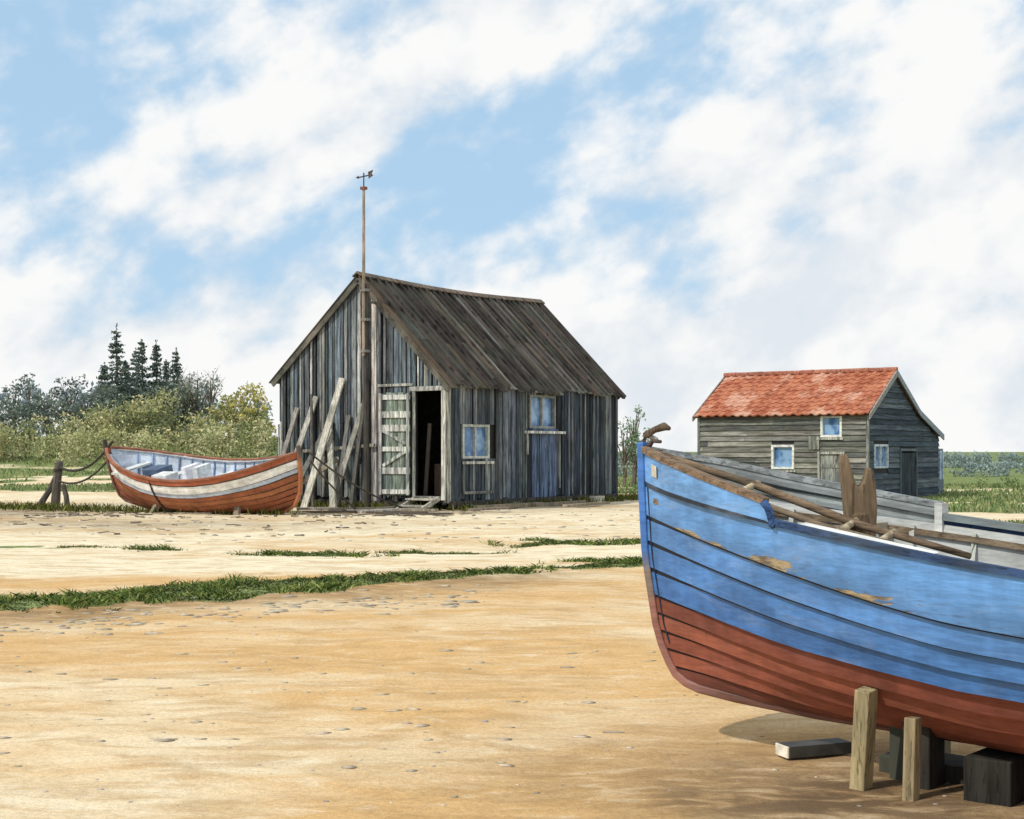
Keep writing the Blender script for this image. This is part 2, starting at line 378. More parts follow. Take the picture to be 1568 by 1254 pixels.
# ------------------------------------------------------------ boathouse shed
def shed():
    P=empty('wooden_boat_shed',(-1.40,30.8,0),(0,0,math.radians(54.8)))
    W,L=5.0,7.0; E0,E1,A=2.785,3.02,5.20; ym=2.45; zb=.16
    rl=lambda y: float(np.interp(y,[0,ym,W],[E0,A,E1]))
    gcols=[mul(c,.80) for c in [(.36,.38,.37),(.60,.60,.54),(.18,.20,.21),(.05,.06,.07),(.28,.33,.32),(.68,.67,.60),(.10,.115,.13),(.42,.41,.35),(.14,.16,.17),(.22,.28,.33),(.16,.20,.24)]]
    door=(.06,.86,.30,2.62)
    mb=MB(); y=0.0
    while y<W-.02:
        w=min(R(.08,.18),W-y)
        lean=R(-.014,.014)
        for z0,z1 in zsegs(y,y+w,zb+R(-.08,.12),9,[door]):
            o=R(.03,.065)
            if z1>8: t0,t1=rl(y)-.03,rl(y+w)-.03
            else: t0=t1=z1
            bot=z0
            c=jit(random.choice(gcols),.2)
            parts=[(bot,t0,t1,c)]
            if t0-bot>2 and random.random()<.5:
                zc=bot+R(.8,2.2); parts=[(bot,zc-.01,zc-.01,c),(zc,t0,t1,jit(random.choice(gcols),.2))]
            for (b,p,q,cc) in parts:
                g=R(.006,.028)
                mb.prism([(-o,y+g,b),(-o,y+w-g+lean,b),(-o,y+w-g,q),(-o,y+g,p)],(.024,0,0),cc)
                if random.random()<.3:
                    mb.box((-o-.018,y+w-.02,b+.03),(-o-.001,y+w+.02,min(p,q)-.06),jit(random.choice(gcols),.2))
        y+=w
    mb.obj('gable_boards',[M_gable],P)
    mb=MB(); d=(.02,.02,.02)
    mb.prism([(0,door[1],zb),(0,W,zb),(0,W,E1-.06),(0,ym,A-.06),(0,door[1],rl(door[1])-.06)],(.04,0,0),d)
    mb.prism([(0,0,door[3]),(0,door[1]-.001,door[3]),(0,door[1]-.001,rl(door[1])-.06),(0,0,E0-.06)],(.04,0,0),d)
    mb.prism([(L-.05,0,zb),(L-.05,W,zb),(L-.05,W,E1-.06),(L-.05,ym,A-.06),(L-.05,0,E0-.06)],(.05,0,0),(.2,.2,.19))
    mb.box((.05,W-.05,zb),(L-.06,W,E1-.06),(.3,.3,.27))
    mb.box((.05,.08,zb),(L-.06,W-.06,zb+.12),(.12,.10,.08))
    mb.box((.5,.5,zb+.125),(1.1,.75,1.0),(.10,.07,.05)); mb.box((.3,.12,1.4),(2.5,.4,1.44),(.14,.11,.08)); mb.beam((.3,.85,.3),(.3,.72,1.9),.09,.03,(.12,.10,.08))
    mb.obj('walls',[M_dark],P)
    ops=[(.50,1.5,1.12,1.88),(3.1,4.2,1.82,2.60)]
    scols=[mul(c,.60) for c in [(.11,.14,.17),(.19,.23,.27),(.05,.06,.07),(.24,.27,.29),(.13,.15,.16),(.08,.11,.15),(.40,.43,.44)]]  # board tones darkened and blued to carry the wall's shade
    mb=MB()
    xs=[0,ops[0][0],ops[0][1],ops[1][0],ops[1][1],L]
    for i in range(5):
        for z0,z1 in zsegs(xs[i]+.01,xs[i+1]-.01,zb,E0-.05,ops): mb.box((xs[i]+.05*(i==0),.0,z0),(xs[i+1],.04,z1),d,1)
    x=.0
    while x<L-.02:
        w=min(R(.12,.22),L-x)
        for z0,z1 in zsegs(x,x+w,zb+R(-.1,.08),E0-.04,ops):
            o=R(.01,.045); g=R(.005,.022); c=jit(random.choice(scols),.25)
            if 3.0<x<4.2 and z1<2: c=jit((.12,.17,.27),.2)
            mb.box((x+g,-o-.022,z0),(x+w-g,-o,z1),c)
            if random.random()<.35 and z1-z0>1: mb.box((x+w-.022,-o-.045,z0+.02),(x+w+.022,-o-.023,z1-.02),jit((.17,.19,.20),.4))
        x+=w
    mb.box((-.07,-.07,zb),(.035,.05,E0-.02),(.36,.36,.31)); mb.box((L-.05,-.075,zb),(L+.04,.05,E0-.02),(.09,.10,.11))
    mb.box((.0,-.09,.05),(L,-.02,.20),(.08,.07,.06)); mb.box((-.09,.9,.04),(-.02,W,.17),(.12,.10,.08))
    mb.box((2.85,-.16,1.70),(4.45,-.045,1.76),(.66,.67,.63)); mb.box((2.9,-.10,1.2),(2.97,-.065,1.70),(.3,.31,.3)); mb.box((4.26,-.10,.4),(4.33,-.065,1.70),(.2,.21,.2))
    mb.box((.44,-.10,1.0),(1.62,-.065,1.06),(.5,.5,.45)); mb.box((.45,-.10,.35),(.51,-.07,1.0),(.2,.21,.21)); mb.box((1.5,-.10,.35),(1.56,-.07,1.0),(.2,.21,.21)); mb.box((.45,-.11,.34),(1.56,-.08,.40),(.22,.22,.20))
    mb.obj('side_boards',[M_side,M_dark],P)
    window(P,'y',.56,1.44,1.18,1.82,2,1,(.42,.43,.40),.06); window(P,'y',3.16,4.14,1.88,2.55,2,1,(.24,.25,.24),.06)
    rc=[mul(c,.70) for c in [(.13,.11,.09),(.20,.16,.11),(.11,.12,.10),(.20,.21,.18),(.07,.06,.05),(.15,.11,.07),(.30,.29,.24)]]
    mb=MB()
    def slope(side):
        a=Vector((0,ym,A)); b=Vector((0,W,E1)) if side else Vector((0,0,E0))
        dr=(b-a).normalized(); nrm=Vector((0,-dr.z,dr.y)) if side else Vector((0,dr.z,-dr.y))
        if nrm.z<0: nrm=-nrm
        LL=(b-a).length
        x=-.16
        while x<L+.12:
            w=min(R(.18,.3),L+.14-x)
            c=jit(random.choice(rc),.25); e=R(.12,.28); o=R(.0,.02)
            sag=lambda xx:-.09*math.sin(max(0,min(1,xx/L))*math.pi)
            p=[a+Vector((x+.004,0,sag(x)))+nrm*(.03+o),a+Vector((x+w-.004,0,sag(x+w)))+nrm*(.03+o)]
            q=[a+dr*(LL+e)+Vector((x+w-.004+R(-.02,.02),0,0))+nrm*(.03+o),a+dr*(LL+e)+Vector((x+.004,0,0))+nrm*(.03+o)]
            mb.prism([p[0],p[1],q[0],q[1]],nrm*.025,c)
            mb.beam(p[1]+nrm*.05+dr*.02,q[0]+nrm*.05-dr*R(.0,.08),.055,.06,jit((.06,.05,.045),.35),0,nrm)
            if random.random()<.3:
                k0=R(.1,.6); pa=p[0].lerp(q[1],k0)+nrm*.03; pb=p[0].lerp(q[1],min(1,k0+R(.2,.5)))+nrm*.03
                mb.beam(pa+Vector((w*.5,0,0)),pb+Vector((w*.5,0,0)),w*.8,.012,jit(random.choice(rc),.3),0,nrm)
            x+=w
        mb.beam(a+Vector((-.12,0,-.03)),b+dr*.2+Vector((-.12,0,-.03)),.04,.14,(.13,.12,.10),0,nrm)
        mb.beam(a+Vector((L+.08,0,-.03)),b+dr*.15+Vector((L+.08,0,-.03)),.04,.12,(.08,.07,.06),0,nrm)
    slope(0); slope(1)
    nr=int((L+.3)/.98)
    for i in range(nr+1):
        x0=-.18+i*.93; s=lambda xx:-.09*math.sin(max(0,min(1,xx/L))*math.pi)
        mb.beam((x0,ym-.06,A+.085+s(x0)),(x0+.92,ym-.06,A+.085+s(x0+.92)),.17,.03,jit((.20,.15,.11),.2),0,(0,-.6,.8))
        mb.beam((x0,ym+.06,A+.082+s(x0)),(x0+.92,ym+.06,A+.082+s(x0+.92)),.17,.03,jit((.16,.14,.11),.2),0,(0,.6,.8))
    mb.obj('roof',[M_roofw],P)
    mb=MB()
    lc=(.62,.61,.54)
    mb.box((-.13,-.03,.22),(-.066,.07,2.60),lc); mb.box((-.11,.82,.28),(-.066,.90,2.64),(.40,.40,.35)); mb.box((-.12,.0,2.60),(-.07,.98,2.70),lc)
    mb.box((-.12,.0,.22),(.04,.90,.30),(.35,.33,.28))
    mb.box((-.09,.9,2.72),(-.068,1.9,2.78),(.45,.45,.39))
    mb.obj('door_frame',[M_gable],P,bevel=.005)
    D=empty('door_leaf'); D.parent=P; D.location=(-.13,.93,.30); D.rotation_euler=(0,0,math.radians(13))
    mb=MB(); y=0
    for i in range(5):
        mb.box((-.012,y+.004,R(0,.03)),(.012,y+.148,2.28-R(0,.03)),jit(random.choice([(.12,.14,.13),(.24,.28,.24),(.07,.08,.08)]),.2)); y+=.15
    for z in (.04,.48,.98,1.42,1.72,2.12): mb.box((-.04,-.005,z),(-.014,.76,z+R(.10,.15)),jit((.66,.66,.60),.1))
    for yy in (0,.68): mb.box((-.065,yy,.02),(-.042,yy+.07,2.26),jit((.5,.5,.45),.1))
    mb.beam((-.028,.1,.98),(-.028,.66,.66),.03,.07,(.55,.56,.5)); mb.beam((-.028,.66,1.44),(-.028,.1,1.15),.03,.07,(.4,.42,.38))
    mb.obj('door_boards',[M_gable],D,bevel=.003)
    mb=MB()
    for dx,z in ((-.28,.22),(-.55,.08)):
        mb.box((dx-.13,.08,z),(dx+.13,.84,z+.04),(.52,.48,.40))
    mb.beam((-.12,.14,.26),(-.85,.14,-.02),.05,.10,(.5,.47,.4)); mb.beam((-.12,.78,.26),(-.85,.78,-.02),.05,.10,(.5,.47,.4))
    mb.box((-.50,.2,-.02),(-.45,.26,.10),(.3,.28,.25)); mb.box((-.6,.0,-.03),(-.56,.9,.02),(.35,.3,.25))
    mb.obj('door_steps',[M_timber],P,bevel=.004)
    mb=MB()
    for (xb,y0,y1,zt,w,h,c) in [(-.75,4.35,3.75,2.55,.15,.04,(.45,.45,.4)),(-.85,3.45,2.95,2.95,.18,.04,(.56,.55,.48)),(-.95,2.45,3.35,1.95,.17,.05,(.50,.49,.42)),(-.6,2.85,2.3,2.35,.14,.04,(.38,.38,.34)),(-.7,4.7,4.35,2.3,.12,.05,(.33,.32,.28)),(-1.0,3.75,4.25,1.5,.10,.05,(.30,.27,.22)),(-.55,2.3,2.2,2.9,.10,.06,(.12,.11,.1)),(-.8,3.2,3.9,2.6,.07,.05,(.10,.09,.08)),(-1.1,4.5,3.1,1.1,.12,.04,(.42,.36,.28)),(-.9,4.0,3.3,2.0,.14,.04,(.2,.2,.18)),(-.65,2.65,2.75,2.1,.12,.04,(.16,.16,.15))]:
        mb.beam((xb,y0,-.03),(-.10,y1,zt),w,h,jit(c,.1),0,(1,0,0))
    mb.beam((-.14,1.95,1.42),(-.14,4.2,1.28),.05,.07,(.4,.37,.3),0)
    mb.obj('leaning_timbers',[M_timber],P,bevel=.004)
    mb=MB()
    for x in (.5,2.3,4.6,5.8,6.6): mb.box((x,-.12,-.05),(x+R(.2,.4),.12,.12),jit((.36,.32,.26),.15))
    mb.box((5.5,-.35,-.03),(5.95,-.16,.17),(.62,.58,.46))
    mb.beam((.6,-.3,.05),(3.1,-.38,.05),.14,.10,(.36,.28,.19)); mb.beam((2.6,-.5,.04),(4.9,-.42,.05),.10,.09,(.30,.24,.17))
    mb.obj('foundation_blocks',[M_timber],P,bevel=.01)
    F=empty('flag_pole',(0,0,0)); F.parent=P
    mb=MB(); px,py=-.42,1.93
    mb.tube([(px,py,-.1),(px-.02,py,2.5),(px,py,5.0)],[.07,.065,.06],8,(.07,.06,.055))
    mb.tube([(px-.09,py+.02,3.4),(px-.085,py+.02,7.12)],[.04,.03],8,(.40,.31,.24))
    for z in (3.5,4.2,4.85): mb.tube([(px-.045,py,z-.03),(px-.045,py,z+.03)],.11,8,(.25,.24,.22),0)
    mb.beam((px,py,4.6),(-.05,py,4.6),.05,.05,(.15,.14,.12))
    mb.tube([(px-.085,py+.02,7.12),(px-.085,py+.02,7.45)],.014,6,(.08,.08,.08))
    mb.tube([(px-.02,py+.25,7.38),(px-.1,py-.18,7.38)],.016,6,(.08,.07,.07))
    mb.prism([(px-.13,py-.16,7.30),(px-.15,py-.30,7.35),(px-.13,py-.24,7.40),(px-.15,py-.30,7.47),(px-.13,py-.14,7.45)],(.015,0,0),(.10,.08,.07))
    mb.prism([(px-.03,py+.23,7.35),(px-.03,py+.31,7.38),(px-.03,py+.23,7.42)],(.015,0,0),(.1,.08,.07))
    mb.box((px-.14,py-.04,7.08),(px-.03,py+.08,7.14),(.25,.1,.08))
    mb.obj('pole',[M_timber],F)
shed()

# ------------------------------------------------------------ cottage
def cottage():
    P=empty('weatherboard_cottage',(10.5,42.0,-.22),(0,0,math.radians(53.9)))
    Wf=5.6; RX=[0,2.0,4.0,6.0]; RZ=[2.68,3.92,2.72,2.02]
    fops=[(.80,1.46,1.92,2.56),(2.34,3.08,.95,1.68),(.74,1.52,-.1,1.46)]
    sops=[(.42,1.55,.98,1.70),(2.5,3.9,-.1,1.50)]
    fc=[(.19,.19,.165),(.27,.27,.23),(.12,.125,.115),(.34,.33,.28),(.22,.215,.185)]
    sc=[(.08,.105,.13),(.11,.14,.165),(.055,.075,.095),(.14,.165,.185)]  # gable side tones: its shade painted in as darker blue
    def segs(a0,a1,z0,z1,ops):
        s=[(a0,a1)]
        for b0,b1,c0,c1 in ops:
            if z1>c0+.01 and z0<c1-.01:
                n=[]
                for p,q in s:
                    if b0>p: n.append((p,min(q,b0)))
                    if b1<q: n.append((max(p,b1),q))
                s=[k for k in n if k[1]-k[0]>.02]
        return s
    mb=MB(); bh=.165; z=0
    while z<2.66:
        z1=min(z+bh,2.68)
        for p,q in segs(0,Wf,z,z1,fops):
            cuts=[p]+sorted([R(p,q)] if (q-p>1.8) else [])+[q]
            for a,b in zip(cuts[:-1],cuts[1:]):
                mb.prism([(-.045-R(0,.012),a+.003,z+R(-.006,.006)),(-.008,a+.003,z1+.01),(.0,a+.003,z1+.01),(.0,a+.003,z)],(0,b-a-.006,0),jit(random.choice(fc),.15))
        z+=bh
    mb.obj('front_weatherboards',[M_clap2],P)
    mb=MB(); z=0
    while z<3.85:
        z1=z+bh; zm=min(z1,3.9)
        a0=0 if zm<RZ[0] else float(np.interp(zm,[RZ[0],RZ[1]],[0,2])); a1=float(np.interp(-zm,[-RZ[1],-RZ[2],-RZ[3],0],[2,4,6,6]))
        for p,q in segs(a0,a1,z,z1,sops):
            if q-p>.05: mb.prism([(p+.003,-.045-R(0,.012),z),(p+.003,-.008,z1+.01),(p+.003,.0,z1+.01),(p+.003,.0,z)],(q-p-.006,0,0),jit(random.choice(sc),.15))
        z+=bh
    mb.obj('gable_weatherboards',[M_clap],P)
    mb=MB(); d=(.04,.04,.04)
    for a,b,z0,z1 in [(0,.74,0,2.64),(1.52,2.34,0,2.64),(3.08,Wf,0,2.64)]: mb.box((.002,a+.002,z0),(.05,b,z1),d)
    mb.box((.002,.74,1.46),(.05,.8,2.64),d);mb.box((.002,1.46,1.46),(.05,1.52,2.64),d);mb.box((.002,.8,2.56),(.05,1.46,2.64),d);mb.box((.002,.8,1.46),(.05,1.46,1.92),d)
    mb.box((.002,2.34,0),(.05,3.08,.95),d);mb.box((.002,2.34,1.68),(.05,3.08,2.64),d)
    for a,b,z0,z1 in [(.06,.42,0,1.9),(1.55,2.5,0,1.9),(3.9,6,0,1.9),(.42,1.55,0,.98),(.42,1.55,1.7,1.9),(2.5,3.9,1.5,1.9)]: mb.box((a,.002,z0),(b,.05,z1),d)
    mb.prism([(.06,.002,1.902),(6,.002,1.902),(4,.002,2.66),(2,.002,3.86),(.06,.002,2.64)],(0,.048,0),d)
    mb.prism([(.06,Wf,0),(6,Wf,0),(6,Wf,1.95),(4,Wf,2.66),(2,Wf,3.86),(.06,Wf,2.64)],(0,-.05,0),(.3,.3,.25))
    mb.box((5.95,.06,0),(6,Wf-.06,1.95),d)
    mb.obj('walls',[M_dark],P)
    mb=MB()
    for b in [((-.055,-.055,0),(.04,.03,2.66)),((-.055,Wf-.03,0),(.04,Wf+.05,2.66))]: mb.box(b[0],b[1],(.26,.27,.24))
    for i in range(5): mb.box((-.02,.79+i*.138,.0),(.01,.79+i*.138+.13,1.40),jit((.38,.38,.33),.15))
    mb.box((-.065,.72,0),(-.0,.79,1.47),(.42,.42,.36)); mb.box((-.065,1.48,0),(-.0,1.55,1.47),(.42,.42,.36)); mb.box((-.07,.70,1.41),(0,1.57,1.48),(.45,.44,.38))
    mb.box((-.04,.80,.4),(-.021,1.47,.5),(.32,.32,.27)); mb.box((-.04,.80,1.0),(-.021,1.47,1.1),(.32,.32,.27))
    for i in range(7): mb.box((2.56+i*.185,-.015,0),(2.56+i*.185+.177,.01,1.45),jit((.05,.065,.08),.2))
    mb.box((2.48,-.065,0),(2.56,0,1.5),(.16,.19,.21)); mb.box((3.85,-.065,0),(3.93,0,1.5),(.16,.19,.21)); mb.box((2.48,-.07,1.5),(3.93,0,1.58),(.2,.23,.25))
    mb.obj('doors_and_trim',[M_gable],P)
    window(P,'x',.86,1.40,1.99,2.50,1,1,(.70,.70,.64),.075); window(P,'x',2.40,3.02,1.02,1.62,1,1,(.70,.70,.64),.075); window(P,'y',.5,1.48,1.05,1.64,2,1,(.5,.56,.6),.065)
    mb=MB(); mb.box((-.075,1.50,1.55),(-.05,1.85,1.95),(.3,.3,.25)); mb.box((-.09,.74,1.84),(-.0,1.56,1.91),(.5,.5,.42)); mb.box((-.09,2.26,.86),(0,3.16,.92),(.5,.5,.42))
    mb.obj('sills',[M_gable],P)
    def tiles(xa,za,xb,zb,y0,y1,name):
        dv=Vector((xb-xa,0,zb-za)); LL=dv.length; dv.normalize(); nr=Vector((-dv.z,0,dv.x)); nr=nr if nr.z>0 else -nr
        rows=max(2,int(LL/.24)); per=.29; ncol=int((y1-y0)/per)*8
        mb=MB(); vs=[];fs=[]
        for r in range(rows+0):
            base=len(vs)
            for k,(t,off) in enumerate(((r/rows,.012),((r+1)/rows+.01,.040),((r+1)/rows+.01,.0))):
                for c in range(ncol+1):
                    ph=c/8; y=y0+ph*per; w=math.sin(ph*2*math.pi); w=w if w>0 else w*.5
                    row_j=.008*math.sin(r*7.1+int(ph)*3.3)+.03*math.sin(y*1.7)*math.sin(t*3)
                    p=Vector((xa,y,za))+dv*(LL*t+.010*math.sin(int(ph)*5.7+r))+nr*(.03+off+.032*w+row_j)
                    vs.append(p)
            for k in (0,1):
                for c in range(ncol):
                    a=base+k*(ncol+1)+c; fs.append((a,a+1,a+ncol+2,a+ncol+1))
        mb.add(vs,fs,(1,1,1)); mb.obj(name,[M_tile],P)
    tiles(2.0,3.92,-.18,2.57,-.12,Wf+.16,'roof_tiles_front')
    mb=MB()
    mb.prism([(2.0,-.10,3.87),(-.15,-.10,2.545),(-.15,-.10,2.57),(2.0,-.10,3.895)],(0,Wf+.2,0),(.12,.06,.04))
    for (xa,za,xb,zb) in ((2.0,3.93,4.0,2.73),(4.0,2.73,6.15,1.98)):
        mb.prism([(xa,-.12,za),(xb,-.12,zb),(xb,-.12,zb+.05),(xa,-.12,za+.05)],(0,Wf+.24,0),(.25,.12,.09))
        mb.prism([(xa,-.16,za-.12),(xb,-.16,zb-.12),(xb,-.16,zb+.06),(xa,-.16,za+.06)],(0,.035,0),(.26,.30,.34))
    mb.prism([(2.0,-.165,3.80),(-.2,-.165,2.44),(-.2,-.165,2.60),(2.0,-.165,4.0)],(0,.04,0),(.28,.27,.25))
    mb.prism([(2.0,Wf+.12,3.80),(-.2,Wf+.12,2.44),(-.2,Wf+.12,2.60),(2.0,Wf+.12,4.0)],(0,.04,0),(.30,.25,.22))
    for i in range(13): mb.tube([(2.0,-.14+i*.455,4.0+R(-.01,.01)),(2.0,-.14+i*.455+.44,4.0)],.085,8,jit((.36,.14,.09),.25))
    mb.obj('roof_trim',[M_plain],P)
    mb=MB()
    mb.box((6.02,.3,0),(7.4,1.9,.55),(.15,.19,.22))
    mb.box((6.02,.34,1.50),(7.45,1.95,1.58),(.20,.24,.27))
    for x in (6.04,6.38,6.72,7.06,7.36): mb.box((x,.30,.55),(x+.05,.36,1.5),(.6,.66,.7))
    for y in (.8,1.3,1.84): mb.box((7.35,y,.55),(7.41,y+.05,1.5),(.6,.66,.7)); mb.box((6.03,y,.55),(6.08,y+.05,1.5),(.6,.66,.7))
    mb.box((6.06,.325,.56),(7.36,.335,1.49),(1,1,1),1); mb.box((7.37,.37,.56),(7.38,1.85,1.49),(1,1,1),1); mb.box((6.05,.37,.56),(6.06,1.85,1.49),(1,1,1),1)
    mb.obj('glazed_porch',[M_plain,M_glass],P)
cottage()

# ------------------------------------------------------------ boats
class Hull:
    def __init__(s,L,top,kz,b,full,stem,stern=None):
        s.L=L;s.top=top;s.kz=kz;s.b=b;s.full=full;s.stem=stem;s.stern=stern
    def pt(s,u,f,sgn=1,off=0):
        def q(f):
            f=min(1,max(0,f)); fl=s.full(u); ph=f*math.pi/2
            yv=(1-f)**.9; zv=f
            yu=max(0,math.cos(ph))**.62; zu=math.sin(ph)**1.2
            k=yv*(1-fl)+yu*fl; zd=zv*(1-fl)+zu*fl
            zt,zk=s.top(u),s.kz(u)
            return Vector((s.b(u)*k+.012,zt-(zt-zk)*zd))
        p=q(f); d=(q(f+.01)-q(f-.01)); n=Vector((-d.y,d.x)); 
        if n.length>1e-9: n.normalize()
        if n.x<0: n=-n
        e=min(1,u*12); 
        if s.stern: e=min(e,(1-u)*12)
        p=p+n*off*max(e,.15 if off>0 else 0)
        xs=s.stem(f); xe=s.L-(s.stern(f) if s.stern else 0)
        x=xs+(xe-xs)*u
        return Vector((x,p.x*sgn,p.y))
def strakes(H_,bounds,cols,mats,matlist,parent,lap,nu=70,name='planking',usp=1.3,edgecol=(.02,.02,.025),peelk=None,seam_shade=.10,sw=.085):
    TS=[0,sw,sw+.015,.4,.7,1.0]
    us=[(i/nu)**usp for i in range(nu+1)]
    mb=MB()
    for sgn in (1,-1):
        for j in range(len(cols)):
            n=len(TS); vs=[];cs=[]; pk=1 if not peelk else peelk[j]
            for i,u in enumerate(us):
                f0,f1=bounds(u,j),bounds(u,j+1)
                for k,t in enumerate(TS):
                    vs.append(H_.pt(u,f0+(f1-f0)*t,sgn,lap*(.1+.9*t)))
                    c=cols[j]; kk=seam_shade if (k<2 and j>0) else 1  # dark seam rows paint in the shade line under each lap
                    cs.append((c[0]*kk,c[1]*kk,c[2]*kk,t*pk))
            fs=[(i*n+k,(i+1)*n+k,(i+1)*n+k+1,i*n+k+1) for i in range(nu) for k in range(n-1)]
            if sgn<0: fs=[f[::-1] for f in fs]
            mb.add(vs,fs,cs,mats[j])
            vs=[]
            for i,u in enumerate(us):
                f1=bounds(u,j+1)
                vs.append(H_.pt(u,f1,sgn,lap)); vs.append(H_.pt(u,f1-.004,sgn,-.002))
            mb.add(vs,[(2*i,2*i+2,2*i+3,2*i+1) for i in range(nu)],edgecol,len(matlist)-1)
    return mb.obj(name,matlist,parent,smooth=False)
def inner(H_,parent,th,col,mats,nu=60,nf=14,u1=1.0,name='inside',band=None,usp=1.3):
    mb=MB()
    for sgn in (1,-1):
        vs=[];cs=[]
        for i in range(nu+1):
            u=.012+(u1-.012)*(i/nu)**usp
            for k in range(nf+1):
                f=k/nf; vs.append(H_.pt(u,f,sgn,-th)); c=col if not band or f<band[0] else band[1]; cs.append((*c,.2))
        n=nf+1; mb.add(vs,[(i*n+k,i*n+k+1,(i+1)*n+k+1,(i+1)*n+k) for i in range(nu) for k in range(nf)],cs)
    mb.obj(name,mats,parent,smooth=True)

def blue_boat():
    P=empty('blue_wooden_boat',(.62,6.6,0),(0,0,math.radians(-41)))
    L=4.6
    fair=lambda d: float(np.interp(d,[0,.25,.5,.95,1.3,1.65,2.05,2.4,2.7,3.6,4.6],[1.135,1.098,1.063,1.005,.962,.918,.875,.852,.84,.855,.94]))
    top=lambda u: fair(u*L)
    kz=lambda u: float(np.interp(u*L,[0,.3,.8,1.3,2.5,4.6],[.25,.235,.20,.185,.18,.18]))
    b=lambda u: float(np.interp(u*L,[0,.05,.1,.25,.5,.7,.95,1.2,1.4,1.6,1.8,2.05,2.7,3.5,4.6],[0,.035,.068,.155,.275,.355,.435,.51,.56,.60,.632,.66,.68,.64,.50]))
    full=lambda u: float(np.interp(u*L,[0,.4,.95,1.7,3.5,4.6],[0,.15,.5,.82,.8,.6]))
    SZ=[.23,.25,.28,.38,.51,.82,1.135,1.3,1.4]; SX=[.34,.26,.20,.13,.085,.025,.005,0,-.005]
    zst=lambda f: 1.135-(1.135-.25)*f
    stem=lambda f: float(np.interp(zst(f),SZ,SX))
    Hh=Hull(L,top,kz,b,full,stem)
    F0=[0,.15,.28,.42,.56,.65,.74,.83,.92,1]; F1=[0,.24,.335,.42,.50,.59,.68,.78,.89,1]
    def bounds(u,j):
        t=float(ss(u*L/1.9)); return F0[j]*(1-t)+F1[j]*t
    rd=(.30,.09,.05); rd2=(.20,.058,.035)
    cols=[(.12,.30,.63),(.095,.25,.57),(.07,.205,.50),(.055,.17,.44),rd2,rd,(.25,.072,.042),(.27,.08,.045),(.14,.043,.028)]
    strakes(Hh,bounds,cols,[0]*4+[1]*5,[M_boat,M_red,M_dark],P,.026,110,peelk=[1,.6,.3,.2]+[.5]*5,seam_shade=.04,sw=.16)
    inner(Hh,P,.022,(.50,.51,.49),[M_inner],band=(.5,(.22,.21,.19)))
    def bul(d,sgn):
        if sgn<0: z=float(np.interp(d,[0,.3,.6,.86,.905,.925,.935,.94],[1.30,1.235,1.165,1.105,1.09,1.065,1.03,fair(.94)]))
        else: z=float(np.interp(d,[0,.3,.6,1.16,1.2],[1.30,1.235,1.165,1.06,1.055]))
        return max(z,fair(d)+.002)
    def bpt(d,sgn,t,off=0):
        p=Hh.pt(d/L,0,sgn,.012); z0=fair(d); h=(bul(d,sgn)-z0)*t
        e=min(1,d*4); p=Vector((p.x,p.y+sgn*(h*.10+off)*e,z0+h)); p.x-=.005*t*(1-e); return p
    mb=MB()
    for sgn,dm in ((-1,.94),(1,1.2)):
        ds=[dm*i/40 for i in range(41)]
        if sgn<0: ds=[.9*i/34 for i in range(35)]+[.905,.915,.925,.93,.935,.94]
        T=[0,.13,.15,.5,.52,.6,.62,1]; n=len(T)
        for off,mat,c in ((.014,0,(.15,.35,.69)),(-.012,1,(.36,.39,.38))):
            vs=[];cs=[]
            for d in ds:
                for t in T:
                    vs.append(bpt(d,sgn,t,off)); k=.07 if (t<.14 and off>0) else 1  # same painted lap shade along the bulwark foot
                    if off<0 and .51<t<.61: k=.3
                    cs.append((c[0]*k,c[1]*k,c[2]*k,.3*(1-t)))
            mb.add(vs,[(i*n+k,(i+1)*n+k,(i+1)*n+k+1,i*n+k+1) for i in range(len(ds)-1) for k in range(n-1)],cs,mat)
    mb.obj('bulwark',[M_boat,M_inner],P)
    mb=MB()
    for sgn in (1,-1):
        def line(d0,d1,n,off,dz,f=0):
            return [Hh.pt((d0+(d1-d0)*i/n)/L,f,sgn,off)+Vector((0,0,dz)) for i in range(n+1)]
        dm=.905 if sgn<0 else 1.2
        cap=[bpt(.01+(dm-.01)*i/20,sgn,1)+Vector((0,0,.008)) for i in range(21)]
        mb.tube(cap,.019,4,(.24,.165,.11) if sgn<0 else (.34,.37,.37),0,1.3)
        mb.tube(line(.945 if sgn<0 else 1.2,4.58,40,.0,.008),.018,4,(.035,.07,.16),0,1.3)
        mb.tube(line(.1,4.5,50,-.045,-.05),.018,4,(.24,.18,.12),0,1.0)
        if sgn<0:
            mb.tube([bpt(d,sgn,1,.004) for d in (.895,.91,.922,.93,.935,.94)]+[Hh.pt(.95/L,0,-1,.01)],.017,6,(.04,.09,.22))
    mb.obj('gunwales',[M_spar],P)
    mb=MB(); pts=[];cs=[]
    for z in [1.345,1.30,1.15,1.0,.85,.75,.66,.60,.51,.42,.34,.29,.255,.235]:
        x=float(np.interp(z,SZ,SX)); pts.append((x-.014,0,z-.006))
        cs.append((.06,.18,.50,.5) if z>.80 else ((.22,.17,.14,.4) if z>.63 else (.25,.11,.085,.3)))
    for d in (.5,.9,1.5,2.5,3.5,4.55): pts.append((d,0,kz(d/L)-.012)); cs.append((.15,.06,.04,.2))
    mb.tube(pts,.036,4,cs,0,.75,ref=(0,1,0))
    mb.obj('stem_and_keel',[M_boat2],P,bevel=.006)
    mb=MB()
    for sgn in (1,-1): mb.tube([Hh.pt(.0075,f,sgn,.024)+Vector((.002,0,0)) for f in np.linspace(0,.80,18)],.005,5,(.02,.03,.05))
    mb.obj('stem_seam',[M_dark],P)
    mb=MB()
    for d in np.arange(.35,4.5,.25):
        for sgn in (1,-1):
            mb.tube([Hh.pt(d/L,f,sgn,-.034) for f in np.linspace(.03,.97,9)],.015,4,jit((.5,.49,.44),.1),0,1.0)
